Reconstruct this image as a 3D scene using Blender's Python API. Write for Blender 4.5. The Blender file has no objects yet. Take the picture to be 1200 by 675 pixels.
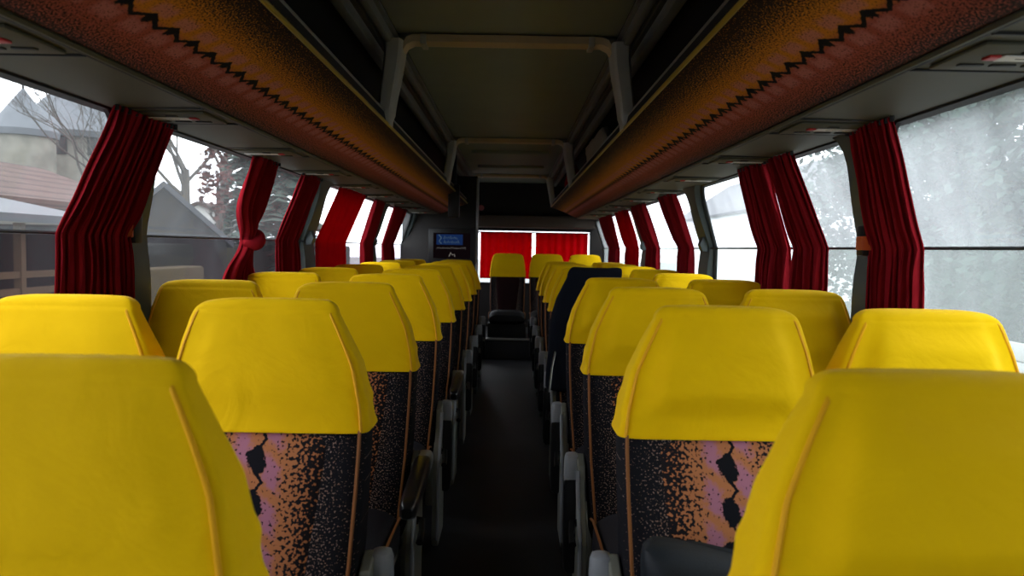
import bpy, bmesh, math, random
from mathutils import Vector, Matrix, noise as mnoise
random.seed(7)
PI = math.pi
SC = bpy.context.scene
COL = SC.collection
EYE = 1.27
CX = 0.035
F = 841.0
ROLL = math.radians(1.0)
PITCH = math.atan(46.5 / F)

# ------------------------------------------------------------------ camera
cam_d = bpy.data.cameras.new('camera'); cam = bpy.data.objects.new('camera', cam_d); COL.objects.link(cam)
cam_d.sensor_width = 36; cam_d.lens = F / 1200 * 36; cam_d.clip_start = 0.02; cam_d.clip_end = 500
CAMR = Matrix.Rotation(PI / 2 - PITCH, 3, 'X') @ Matrix.Rotation(ROLL, 3, 'Z')
cam.matrix_world = Matrix.Translation((CX, 0, EYE)) @ CAMR.to_4x4()
SC.camera = cam
cam_d.dof.use_dof = True; cam_d.dof.focus_distance = 2.7; cam_d.dof.aperture_fstop = 4.5
CP = Vector((CX, 0, EYE))
def ray(px, py): return (CAMR @ Vector(((px - 600) / F, (337.5 - py) / F, -1))).normalized()
def at_y(px, py, y):
    d = ray(px, py); return CP + d * (y / d.y)
def at_x(px, py, x):
    d = ray(px, py); return CP + d * ((x - CX) / d.x)

# ------------------------------------------------------------------ mesh helpers
def mesh_obj(name, verts, faces, mat=None, parent=None, uvs=None, smooth=True, sharp=None):
    me = bpy.data.meshes.new(name); me.from_pydata([tuple(v) for v in verts], [], faces); me.update()
    if uvs is not None:
        ul = me.uv_layers.new(name='UVMap')
        for l in me.loops: ul.data[l.index].uv = uvs[l.vertex_index]
    return link(name, me, mat, parent, smooth, sharp)
def link(name, me, mat=None, parent=None, smooth=True, sharp=None):
    bm = bmesh.new(); bm.from_mesh(me); bmesh.ops.recalc_face_normals(bm, faces=bm.faces)
    for f in bm.faces: f.smooth = smooth
    if sharp:
        for e in bm.edges:
            if len(e.link_faces) == 2 and e.calc_face_angle(0) > sharp: e.smooth = False
    bm.to_mesh(me); bm.free()
    o = bpy.data.objects.new(name, me); COL.objects.link(o)
    if mat: me.materials.append(mat)
    if parent: o.parent = parent
    return o
class MB:
    """gathers shapes for ONE mesh object"""
    def __init__(s): s.v = []; s.f = []; s.uv = []
    def add(s, v, f, uv=None):
        k = len(s.v); s.v += [Vector(p) for p in v]; s.f += [[i + k for i in q] for q in f]
        s.uv += uv if uv else [(0, 0)] * len(v)
    def box(s, a, b, bev=0.0, rot=None, org=None):
        bm = bmesh.new(); bmesh.ops.create_cube(bm, size=1)
        for v in bm.verts: v.co = Vector([(a[i] + b[i]) / 2 + v.co[i] * (b[i] - a[i]) for i in range(3)])
        if bev: bmesh.ops.bevel(bm, geom=list(bm.edges), offset=bev, segments=2, profile=.5, affect='EDGES')
        bm.verts.index_update()
        vs = [v.co.copy() for v in bm.verts]
        if rot is not None:
            o = Vector(org); vs = [rot @ (p - o) + o for p in vs]
        s.add(vs, [[v.index for v in f.verts] for f in bm.faces]); bm.free()
    def tube(s, pts, r, n=8, closed=False):
        pts = [Vector(p) for p in pts]; m = len(pts); vs = []; fs = []
        rr = r if isinstance(r, (list, tuple)) else [r] * m
        prev = None
        for i, p in enumerate(pts):
            if closed: t = pts[(i + 1) % m] - pts[i - 1]
            else: t = pts[min(i + 1, m - 1)] - pts[max(i - 1, 0)]
            t = t.normalized()
            if prev is None:
                u = t.cross(Vector((0, 0, 1)));
                if u.length < .1: u = t.cross(Vector((1, 0, 0)))
            else: u = prev - t * prev.dot(t)
            u.normalize(); prev = u; w = t.cross(u)
            for k in range(n):
                a = 2 * PI * k / n; vs.append(p + (u * math.cos(a) + w * math.sin(a)) * rr[i])
        for i in range(m if closed else m - 1):
            j = (i + 1) % m
            for k in range(n): fs.append([i * n + k, i * n + (k + 1) % n, j * n + (k + 1) % n, j * n + k])
        if not closed: fs.append(list(range(n))[::-1]); fs.append([(m - 1) * n + k for k in range(n)])
        s.add(vs, fs)
    def loft(s, rings, uvs=None, cap0=True, cap1=True):
        n = len(rings[0]); vs = [p for r in rings for p in r]; fs = []
        for i in range(len(rings) - 1):
            for k in range(n): fs.append([i * n + k, i * n + (k + 1) % n, (i + 1) * n + (k + 1) % n, (i + 1) * n + k])
        if cap0: fs.append(list(range(n))[::-1])
        if cap1: fs.append([(len(rings) - 1) * n + k for k in range(n)])
        s.add(vs, fs, uvs)
    def grid(s, pts, nu, nv, uv=None):
        fs = [[j * nu + i, j * nu + i + 1, (j + 1) * nu + i + 1, (j + 1) * nu + i] for j in range(nv - 1) for i in range(nu - 1)]
        s.add(pts, fs, uv)
    def prism(s, poly, axis, a, b):
        """polygon in the two other axes, extruded along axis from a to b"""
        def mk(p, t):
            return {'x': (t, p[0], p[1]), 'y': (p[0], t, p[1]), 'z': (p[0], p[1], t)}[axis]
        n = len(poly); vs = [mk(p, a) for p in poly] + [mk(p, b) for p in poly]
        fs = [list(range(n)), list(range(n, 2 * n))[::-1]] + [[i, (i + 1) % n, n + (i + 1) % n, n + i] for i in range(n)]
        s.add(vs, fs)
    def sphere(s, c, r, sc=(1, 1, 1), nu=16, nv=10):
        vs = []; c = Vector(c)
        rings = []
        for j in range(1, nv):
            th = PI * j / nv
            rings.append([c + Vector((r * sc[0] * math.sin(th) * math.cos(2 * PI * i / nu), r * sc[1] * math.sin(th) * math.sin(2 * PI * i / nu), r * sc[2] * math.cos(th))) for i in range(nu)])
        s.loft(rings)
    def build(s, name, mat=None, parent=None, smooth=True, sharp=math.radians(38), uv=False):
        return mesh_obj(name, s.v, s.f, mat, parent, s.uv if uv else None, smooth, sharp)
def tag(o, label, cat, group=None, kind=None):
    o['label'] = label; o['category'] = cat
    if group: o['group'] = group
    if kind: o['kind'] = kind
    return o
def empty(name, loc, label, cat, group=None):
    o = bpy.data.objects.new(name, None); o.empty_display_size = .1; COL.objects.link(o); o.location = loc
    return tag(o, label, cat, group)
def struct(o): o['kind'] = 'structure'; return o
def copy_tree(o, parent=None):
    c = o.copy(); COL.objects.link(c); c.parent = parent
    for ch in list(o.children): copy_tree(ch, c)
    return c

# ------------------------------------------------------------------ materials
class NT:
    def __init__(s, name):
        s.m = bpy.data.materials.new(name); s.m.use_nodes = True; s.t = s.m.node_tree; s.t.nodes.clear()
        s.out = s.t.nodes.new('ShaderNodeOutputMaterial')
    def n(s, t, **kw):
        x = s.t.nodes.new(t)
        for k, v in kw.items(): setattr(x, k, v)
        return x
    def inp(s, sock, v):
        if hasattr(v, 'is_output'): s.t.links.new(v, sock)
        else: sock.default_value = v
    def M(s, op, a, b=0.0, c=None):
        x = s.n('ShaderNodeMath', operation=op); s.inp(x.inputs[0], a); s.inp(x.inputs[1], b)
        if c is not None: s.inp(x.inputs[2], c)
        return x.outputs[0]
    def ramp(s, v, a, b, c=0.0, d=1.0):
        x = s.n('ShaderNodeMapRange'); s.inp(x.inputs[0], v); x.inputs[1].default_value = a; x.inputs[2].default_value = b
        x.inputs[3].default_value = c; x.inputs[4].default_value = d; return x.outputs[0]
    def mix(s, f, a, b):
        x = s.n('ShaderNodeMix', data_type='RGBA'); s.inp(x.inputs[0], f)
        s.inp(x.inputs[6], a if hasattr(a, 'is_output') else (*a, 1)); s.inp(x.inputs[7], b if hasattr(b, 'is_output') else (*b, 1))
        return x.outputs[2]
    def noise(s, scale, vec=None, detail=2.0, rough=.5, dist=0.0):
        x = s.n('ShaderNodeTexNoise'); x.inputs['Scale'].default_value = scale; x.inputs['Detail'].default_value = detail
        x.inputs['Roughness'].default_value = rough; x.inputs['Distortion'].default_value = dist
        if vec is None: vec = s.n('ShaderNodeTexCoord').outputs['Object']
        s.t.links.new(vec, x.inputs['Vector']); return x.outputs['Fac']
    def bump(s, h, strength=.3, dist=.01):
        x = s.n('ShaderNodeBump'); x.inputs['Strength'].default_value = strength; x.inputs['Distance'].default_value = dist
        s.inp(x.inputs['Height'], h); return x.outputs[0]
    def bsdf(s, col, rough=.6, spec=.3, metal=0.0, nrm=None, **kw):
        x = s.n('ShaderNodeBsdfPrincipled')
        s.inp(x.inputs['Base Color'], col if hasattr(col, 'is_output') else (*col, 1)); s.inp(x.inputs['Roughness'], rough)
        s.inp(x.inputs['Specular IOR Level'], spec); s.inp(x.inputs['Metallic'], metal)
        if nrm is not None: s.t.links.new(nrm, x.inputs['Normal'])
        for k, v in kw.items(): s.inp(x.inputs[k], v)
        return x.outputs[0]
    def done(s, sh): s.t.links.new(sh, s.out.inputs[0]); return s.m
def plain(name, col, rough=.6, spec=.3, metal=0.0, var=.12, scale=14.0, bump=.0, bscale=200.0, **kw):
    t = NT(name); n = t.noise(scale, detail=4)
    c = t.mix(n, tuple(x * (1 - var) for x in col), tuple(min(1, x * (1 + var)) for x in col))
    nr = t.bump(t.noise(bscale, detail=2), bump, .002) if bump else None
    return t.done(t.bsdf(c, rough, spec, metal, nr, **kw))
def motif(name, warm_a, warm_b, pink, dark, fade0, fade1, thr0, thr1, per=.085, amp=.014, rough=.85, speck_scale=130, blob_v=.34, blob_u=.023, lw=.0042, pinkmix=.6, slant=9.0):
    """speckled moquette with a black chain motif along u=0; UVs in metres"""
    t = NT(name); uvn = t.n('ShaderNodeUVMap', uv_map='UVMap').outputs[0]
    sx = t.n('ShaderNodeSeparateXYZ'); t.t.links.new(uvn, sx.inputs[0]); u0, v = sx.outputs[0], sx.outputs[1]
    wob = t.M('MULTIPLY', t.M('SUBTRACT', t.noise(75, uvn, 4, .75), .5), .045)
    u = t.M('ADD', u0, wob)
    ph = t.M('DIVIDE', v, per)
    fr = t.M('FRACT', ph)
    tri = t.M('MULTIPLY', t.M('SUBTRACT', t.M('ABSOLUTE', t.M('SUBTRACT', fr, .5)), .25), 4 * amp)
    line = t.M('LESS_THAN', t.M('ABSOLUTE', t.M('SUBTRACT', t.M('ADD', u0, t.M('MULTIPLY', wob, .3)), tri)), lw)
    f2 = t.M('ABSOLUTE', t.M('SUBTRACT', t.M('FRACT', t.M('ADD', ph, t.M('MULTIPLY', u, 4.0))), .5))
    blob = t.M('LESS_THAN', t.M('ADD', t.M('DIVIDE', f2, blob_v), t.M('POWER', t.M('DIVIDE', t.M('ABSOLUTE', u), blob_u), 2.0)), 1.0)
    black = t.M('MAXIMUM', line, blob)
    au = t.M('ABSOLUTE', u)
    pz = t.M('FRACT', t.M('ADD', ph, t.M('MULTIPLY', u, slant)))
    pm = t.M('MULTIPLY', t.ramp(t.M('ABSOLUTE', t.M('SUBTRACT', pz, .5)), .42, .26), t.ramp(t.M('ABSOLUTE', t.M('SUBTRACT', au, .034)), .024, .010))
    sp = t.noise(speck_scale, uvn, 1.5, .5)
    thr = t.ramp(t.M('ABSOLUTE', u0), fade0, fade1, thr0, thr1)
    speck = t.ramp(t.M('SUBTRACT', sp, thr), -.02, .02)
    side = t.ramp(u0, -.012, .012)
    base = t.mix(side, warm_a, warm_b)
    c = t.mix(t.M('MULTIPLY', pm, pinkmix), base, pink)
    c = t.mix(speck, c, dark)
    c = t.mix(black, c, (.008, .008, .011))
    return t.done(t.bsdf(c, rough, .12, 0, t.bump(t.noise(900, uvn, 1), .2, .001)))
def make_yellow():
    t = NT('yellow_cover_cloth'); n = t.noise(9, detail=3)
    c = t.mix(n, (.88, .53, .0005), (.95, .60, .0015))
    w = t.noise(6, detail=4, dist=1.2); f = t.noise(700, detail=1)
    h = t.M('ADD', t.M('MULTIPLY', w, .9), t.M('MULTIPLY', f, .05))
    return t.done(t.bsdf(c, .75, .08, 0, t.bump(h, .4, .02), **{'Sheen Weight': .10, 'Sheen Roughness': .35}))
def make_curtain(name, a, b, tr=.3):
    t = NT(name); n = t.noise(18, detail=4); c = t.mix(n, a, b)
    d = t.n('ShaderNodeBsdfDiffuse'); t.inp(d.inputs[0], c)
    l = t.n('ShaderNodeBsdfTranslucent'); t.inp(l.inputs[0], c)
    nr = t.bump(t.noise(600, detail=1), .2, .001); t.t.links.new(nr, d.inputs['Normal'])
    m = t.n('ShaderNodeMixShader'); m.inputs[0].default_value = tr; t.t.links.new(d.outputs[0], m.inputs[1]); t.t.links.new(l.outputs[0], m.inputs[2])
    return t.done(m.outputs[0])
def make_glass(name, lo, hi, scale, tint=(.96, .98, 1), streak=1.0, haze=(.86, .90, .92)):
    """window glass with a film of dirt and condensation in patches and runs"""
    t = NT(name); tc = t.n('ShaderNodeTexCoord').outputs['Object']
    mp = t.n('ShaderNodeMapping'); t.t.links.new(tc, mp.inputs[0]); mp.inputs['Scale'].default_value = (1, 1, .28 if streak else 1)
    n = t.noise(scale, mp.outputs[0], 5, .6, .4); n2 = t.noise(scale * 5, mp.outputs[0], 4, .65)
    f = t.ramp(t.M('ADD', t.M('MULTIPLY', n, .75), t.M('MULTIPLY', n2, .25)), .34, .66, lo, hi)
    tr = t.n('ShaderNodeBsdfTransparent'); tr.inputs[0].default_value = (*tint, 1)
    ha = t.n('ShaderNodeBsdfTranslucent'); ha.inputs[0].default_value = (*haze, 1)
    m = t.n('ShaderNodeMixShader'); t.t.links.new(f, m.inputs[0]); t.t.links.new(tr.outputs[0], m.inputs[1]); t.t.links.new(ha.outputs[0], m.inputs[2])
    gl = t.n('ShaderNodeBsdfGlossy'); gl.inputs['Roughness'].default_value = .06
    m2 = t.n('ShaderNodeMixShader'); m2.inputs[0].default_value = .018
    t.t.links.new(m.outputs[0], m2.inputs[1]); t.t.links.new(gl.outputs[0], m2.inputs[2])
    return t.done(m2.outputs[0])
def make_bolster():
    t = NT('dark_speckled_moquette'); uvn = t.n('ShaderNodeUVMap', uv_map='UVMap').outputs[0]
    sx = t.n('ShaderNodeSeparateXYZ'); t.t.links.new(uvn, sx.inputs[0]); au = t.M('ABSOLUTE', sx.outputs[0])
    sp = t.noise(230, uvn, 1.0); thr = t.ramp(au, .10, .21, .53, .68)
    s = t.ramp(t.M('SUBTRACT', sp, thr), 0, .03)
    hue = t.mix(t.noise(60, uvn, 1), (.30, .26, .24), (.34, .17, .10))
    c = t.mix(s, (.012, .012, .015), hue)
    return t.done(t.bsdf(c, .9, .1, 0, t.bump(t.noise(900, uvn, 1), .2, .001)))
MAT = {}
MAT['yellow'] = make_yellow()
MAT['seam'] = plain('orange_yellow_seam', (.85, .42, .003), .6, .3)
MAT['panel'] = motif('seat_centre_moquette', (.50, .19, .075), (.50, .19, .075), (.40, .17, .36), (.014, .012, .014), .03, .145, .66, .36)
MAT['rear_panel'] = plain('dark_maroon_seat_cloth', (.020, .006, .007), .9, .1)
MAT['bolster'] = make_bolster()
MAT['piping'] = plain('orange_piping', (.26, .095, .022), .6, .3)
MAT['cushion'] = plain('charcoal_seat_cloth', (.028, .027, .032), .9, .12, bump=.2, bscale=600)
MAT['shell'] = plain('black_seat_back', (.012, .012, .013), .6, .2)
MAT['frame'] = plain('grey_green_painted_steel', (.20, .205, .165), .42, .45, .0)
MAT['cap'] = plain('grey_armrest_plastic', (.29, .31, .325), .4, .4)
MAT['pad'] = plain('black_glossy_armrest_pad', (.008, .008, .009), .28, .5)
MAT['rack'] = motif('rack_moquette', (.62, .225, .018), (.40, .095, .065), (.55, .20, .19), (.022, .013, .012), .025, .165, .64, .34, per=.088, amp=.013, speck_scale=240, blob_v=.16, blob_u=.016, lw=.006, pinkmix=.7, slant=0.0)
MAT['trim_yellow'] = plain('mustard_edge_trim', (.30, .21, .02), .5, .35)
MAT['under'] = plain('beige_grey_rack_underside', (.085, .082, .058), .6, .2, var=.06)
MAT['under_dark'] = plain('dark_groove', (.02, .02, .02), .6)
MAT['white'] = plain('white_sticker', (.75, .74, .72), .5, var=.04)
MAT['red_dot'] = plain('red_button', (.45, .02, .02), .45)
MAT['ceil'] = plain('olive_grey_ceiling_vinyl', (.25, .29, .25), .7, .2, var=.1, scale=4)
MAT['ceil_rail'] = plain('grey_ceiling_rail', (.15, .15, .13), .5, .35)
MAT['bracket'] = plain('grey_rack_bracket', (.36, .35, .31), .45, .4)
MAT['bar'] = plain('tan_ceiling_rib', (.46, .36, .22), .5, .3)
MAT['dark'] = plain('dark_lining', (.022, .022, .024), .8, .15)
MAT['wall'] = plain('dark_grey_side_lining', (.022, .020, .019), .7, .2)
MAT['pillar'] = plain('slate_window_pillar', (.050, .066, .066), .5, .35)
MAT['rubber'] = plain('black_rubber', (.010, .012, .012), .6, .3)
MAT['floor'] = plain('dark_aisle_floor', (.013, .013, .014), .55, .25, var=.4, scale=5)
MAT['metal'] = plain('worn_steel', (.35, .35, .33), .35, .5, .8)
MAT['glass_left'] = make_glass('dusty_window_glass', .004, .032, 1.1)
MAT['glass_left_low'] = make_glass('dusty_lower_window_glass', .003, .018, 1.2, tint=(.70, .68, .72))
MAT['glass_right'] = make_glass('fogged_window_glass', .03, .25, 1.3)
MAT['glass_right_low'] = make_glass('fogged_lower_window_glass', .08, .28, 1.4, tint=(.9, .95, .94))
MAT['glass_rear'] = make_glass('rear_window_glass', .04, .12, 1.0)
MAT['curtain'] = make_curtain('red_curtain_cloth', (.24, .009, .015), (.36, .018, .027), .13)
MAT['curtain_r'] = make_curtain('bright_red_curtain_cloth', (.42, .004, .010), (.56, .008, .016), .34)
MAT['curtain_back'] = make_curtain('rear_red_curtain_cloth', (.55, .004, .012), (.70, .008, .018), .55)
MAT['joint'] = make_curtain('reflection_white_glass_joint', (.7, .72, .72), (.8, .8, .8), .5)  # white reflection along the left glass joint put into its colour
MAT['jacket'] = plain('navy_jacket_cloth', (.006, .008, .014), .85, .1, bump=.3, bscale=120)
MAT['bag'] = plain('dark_blue_bag_nylon', (.010, .014, .018), .6, .3, bump=.3, bscale=300)
MAT['beige'] = plain('beige_cloth', (.30, .26, .21), .9, .1)
MAT['redcloth'] = plain('red_cloth', (.34, .006, .014), .9, .1)
MAT['black'] = plain('black_plastic', (.008, .008, .008), .45, .3)
MAT['hammer'] = plain('orange_hammer_plastic', (.55, .10, .02), .45, .4)
def emit(name, col, s):
    t = NT(name); e = t.n('ShaderNodeEmission'); e.inputs[0].default_value = (*col, 1); e.inputs[1].default_value = s
    return t.done(e.outputs[0])

# ------------------------------------------------------------------ the shell of the coach
Y0, Y1 = -3.9, 9.4
XW, XT = 1.215, 1.075           # wall at the glass bend / at the window top
ZB = EYE + .02                  # glass bend
ZT = EYE + .372                 # window top
ZS = .80                        # window sill
ZC = EYE + .87                  # ceiling
def lean(z): return -.16 * max(0, (min(z, ZT) - ZB) / (ZT - ZB)) ** .85
def wall_x(z):
    if z <= ZB: return XW
    return XW + (XT - XW) * min(1, (z - ZB) / (ZT - ZB))
m = MB(); m.box((-1.3, Y0 - .1, -.06), (1.3, Y1 + .1, 0)); struct(m.build('floor', MAT['floor']))
m = MB(); m.box((-.62, 8.12, 0), (1.2, Y1, .24), .01); o = struct(m.build('trim_1', MAT['floor']))
m = MB(); m.box((-.6, 8.105, .225), (1.2, 8.135, .247), .004); o2 = m.build('nosing', MAT['metal'], o)
m = MB()
m.prism([(-1.14, ZT), (-1.10, ZT), (-1.06, 1.97), (-.47, ZC), (.47, ZC), (1.06, 1.97), (1.10, ZT), (1.14, ZT), (1.12, 2.03), (.5, ZC + .06), (-.5, ZC + .06), (-1.12, 2.03)], 'y', Y0 - .1, Y1 + .1)
struct(m.build('ceiling', MAT['dark'], smooth=False))
for s, nm in ((-1, 'left'), (1, 'right')):
    m = MB()
    m.box((s * 1.22 if s > 0 else -1.30, Y0 - .1, 0), (1.30 if s > 0 else -1.22, Y1 + .1, ZS))
    m.box((min(s * 1.18, s * 1.26), Y0 - .1, ZS - .03), (max(s * 1.18, s * 1.26), Y1 + .1, ZS), .008)
    struct(m.build('wall_' + nm, MAT['wall']))
# rear wall with its window opening
m = MB()
WX0, WX1, WZ0, WZ1 = -1.06, 1.045, EYE - .46, EYE + .235
m.box((-1.3, Y1, 0), (1.3, Y1 + .1, WZ0)); m.box((-1.3, Y1, WZ1), (1.3, Y1 + .1, 2.2))
m.box((-1.3, Y1, WZ0), (WX0, Y1 + .1, WZ1)); m.box((WX1, Y1, WZ0), (1.3, Y1 + .1, WZ1))
struct(m.build('wall_rear', MAT['wall']))
m = MB(); m.box((-1.1, Y1 - .25, WZ1 + .03), (1.1, Y1, EYE + .42), .02); struct(m.build('trim_2', plain('brown_header', (.055, .038, .028), .6)))
m = MB(); m.box((WX0, Y1 + .04, WZ0), (WX1, Y1 + .05, WZ1)); w = struct(m.build('window_1', MAT['glass_rear']))
m = MB(); m.tube([(WX0, Y1 - .01, WZ0), (WX1, Y1 - .01, WZ0), (WX1, Y1 - .01, WZ1), (WX0, Y1 - .01, WZ1)], .012, closed=True); m.build('seal', MAT['rubber'], w)
# front wall with the windscreen
m = MB()
m.box((-1.3, Y0 - .1, 0), (1.3, Y0, 1.0)); m.box((-1.3, Y0 - .1, 1.5), (1.3, Y0, 2.2))
m.box((-1.3, Y0 - .1, 1.0), (-.9, Y0, 1.5)); m.box((.9, Y0 - .1, 1.0), (1.3, Y0, 1.5))
struct(m.build('wall_front', MAT['wall']))
m = MB(); m.box((-.9, Y0 - .06, 1.0), (.9, Y0 - .05, 1.5)); struct(m.build('window_2', MAT['glass_left']))
# side windows, their pillars and seals
PILL = [-3.7, -1.65, .32, 2.28, 4.27, 6.24, 8.14, 9.38]
RC = .12
wn = 3; tn = 3
for s in (-1, 1):
    for k in range(len(PILL) - 1):
        a, b = PILL[k], PILL[k + 1]
        if s > 0 and k < 2:
            if k == 0:
                m = MB(); m.prism([(1.20, ZS), (1.225, ZS), (1.225, ZB), (1.10, ZT + .02), (1.075, ZT + .02), (1.20, ZB)], 'y', Y0, -.35); struct(m.build('wall_light_block', MAT['wall']))  # added unseen wall in place of front windows, blocks light from the right
                continue
            a = -.45
        g = 'left' if s < 0 else 'right'
        m = MB(); t_ = .004
        def pane(z0, z1, mat, nm, par):
            mm = MB(); xa, xb = wall_x(z0) + .012, wall_x(z1) + .012
            mm.add([(s * xa, a, z0), (s * xa, b, z0), (s * xb, b, z1), (s * xb, a, z1), (s * (xa + t_), a, z0), (s * (xa + t_), b, z0), (s * (xb + t_), b, z1), (s * (xb + t_), a, z1)],
                   [[0, 1, 2, 3], [7, 6, 5, 4], [0, 4, 5, 1], [1, 5, 6, 2], [2, 6, 7, 3], [3, 7, 4, 0]])
            return mm.build(nm, mat, par, smooth=False)
        w = struct(pane(ZB, ZT + .02, MAT['glass_' + g], 'window_%d' % wn, None)); wn += 1
        pane(ZS, ZB, MAT['glass_' + g + '_low'], 'lower_pane', w)
        m = MB(); m.box((min(s * (XW - .004), s * (XW + .012)), a, ZB - .004), (max(s * (XW - .004), s * (XW + .012)), b, ZB + .004)); m.build('glass_joint', MAT['joint'] if s < 0 else MAT['frame'], w)
        pts = []
        for (yy, zz) in ([(a + .124, ZS), (a + .124, ZB), (a + .124, ZT - RC)] + [(a + .124 + RC - RC * math.cos(q), ZT - RC + RC * math.sin(q)) for q in [i * PI / 16 for i in range(1, 9)]]
                         + [(b - .124 - RC + RC * math.cos(q), ZT - RC + RC * math.sin(q)) for q in [i * PI / 16 for i in range(8, 0, -1)]] + [(b - .124, ZT - RC), (b - .124, ZB), (b - .124, ZS)]):
            pts.append((s * (wall_x(zz) - .008), yy + lean(zz) + (-.035 if yy < (a + b) / 2 else .035) * max(0, min(1, (zz - ZB) / (ZT - ZB))), zz))
        m = MB(); m.tube(pts, .011, 6); m.build('seal', MAT['rubber'], w)
    for p in (PILL[1:-1] if s < 0 else PILL[2:-1]):
        rows = []
        for i in range(25):
            z = ZS + (ZT + .01 - ZS) * i / 24
            e = max(0, min(z, ZT) - (ZT - RC)); hw = .115 - .035 * max(0, min(1, (z - ZB) / (ZT - ZB))) + (RC - math.sqrt(max(0, RC * RC - e * e)))
            x1 = wall_x(z); pp_ = p; p = p + lean(z); bul = .02 * math.exp(-((z - ZB) / .09) ** 2); x1 -= .0; xi = x1 - .05 + bul * .6
            rows.append([Vector((s * x1, p - hw, z)), Vector((s * xi, p - hw + .012, z)), Vector((s * (xi - .008), p, z)), Vector((s * xi, p + hw - .012, z)), Vector((s * x1, p + hw, z)), Vector((s * (x1 + .01), p, z))]); p = pp_
        m = MB(); m.loft(rows); struct(m.build('trim_%d' % tn, MAT['pillar'])); tn += 1

# ceiling lining between the racks, ribs and rails
BARS = [2.94, 5.62, 8.3]
edges = [Y0] + BARS + [Y1]
for k in range(4):
    m = MB(); m.box((-.44, edges[k] + .02, ZC - .022), (.44, edges[k + 1] - .02, ZC - .004), .006)
    if k == 2:   # roof hatch
        m.box((-.34, 6.3, ZC - .05), (.34, 6.38, ZC - .02), .01); m.box((-.34, 7.4, ZC - .05), (.34, 7.48, ZC - .02), .01)
    struct(m.build('trim_%d' % tn, MAT['ceil'])); tn += 1
for y in BARS:
    pr = []
    for i in range(33):
        q = i / 32; x = -.43 + .86 * q; ax = abs(x)
        dz = .0 if ax < .38 else -.06 * ((ax - .38) / .05) ** 2
        pr.append((x, dz))
    m = MB(); rows = [[Vector((x, y - .045, ZC - .028 + dz)), Vector((x, y + .045, ZC - .028 + dz)), Vector((x, y + .04, ZC - .055 + dz)), Vector((x, y, ZC - .062 + dz)), Vector((x, y - .04, ZC - .055 + dz))] for x, dz in pr]
    m.loft(rows); o = struct(m.build('trim_%d' % tn, MAT['bar'])); tn += 1
    m = MB()
    for sx in (-1, 1): m.box((sx * .335 - .012, y - .047, ZC - .066), (sx * .335 + .012, y + .047, ZC - .026), .003)
    m.build('joint_sleeve', MAT['bracket'], o)
for s in (-1, 1):
    m = MB()
    for (xa, xb, dz) in ((.455, .485, .05), (.50, .515, .035), (.535, .575, .06)):
        m.box((min(s * xa, s * xb), Y0, ZC - .02 - dz), (max(s * xa, s * xb), Y1 - .2, ZC - dz + .03), .008)
    m.box((min(s * .44, s * .60), Y0, ZC - .035), (max(s * .44, s * .60), Y1 - .2, ZC - .02))
    struct(m.build('trim_%d' % tn, MAT['ceil_rail'])); tn += 1

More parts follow.
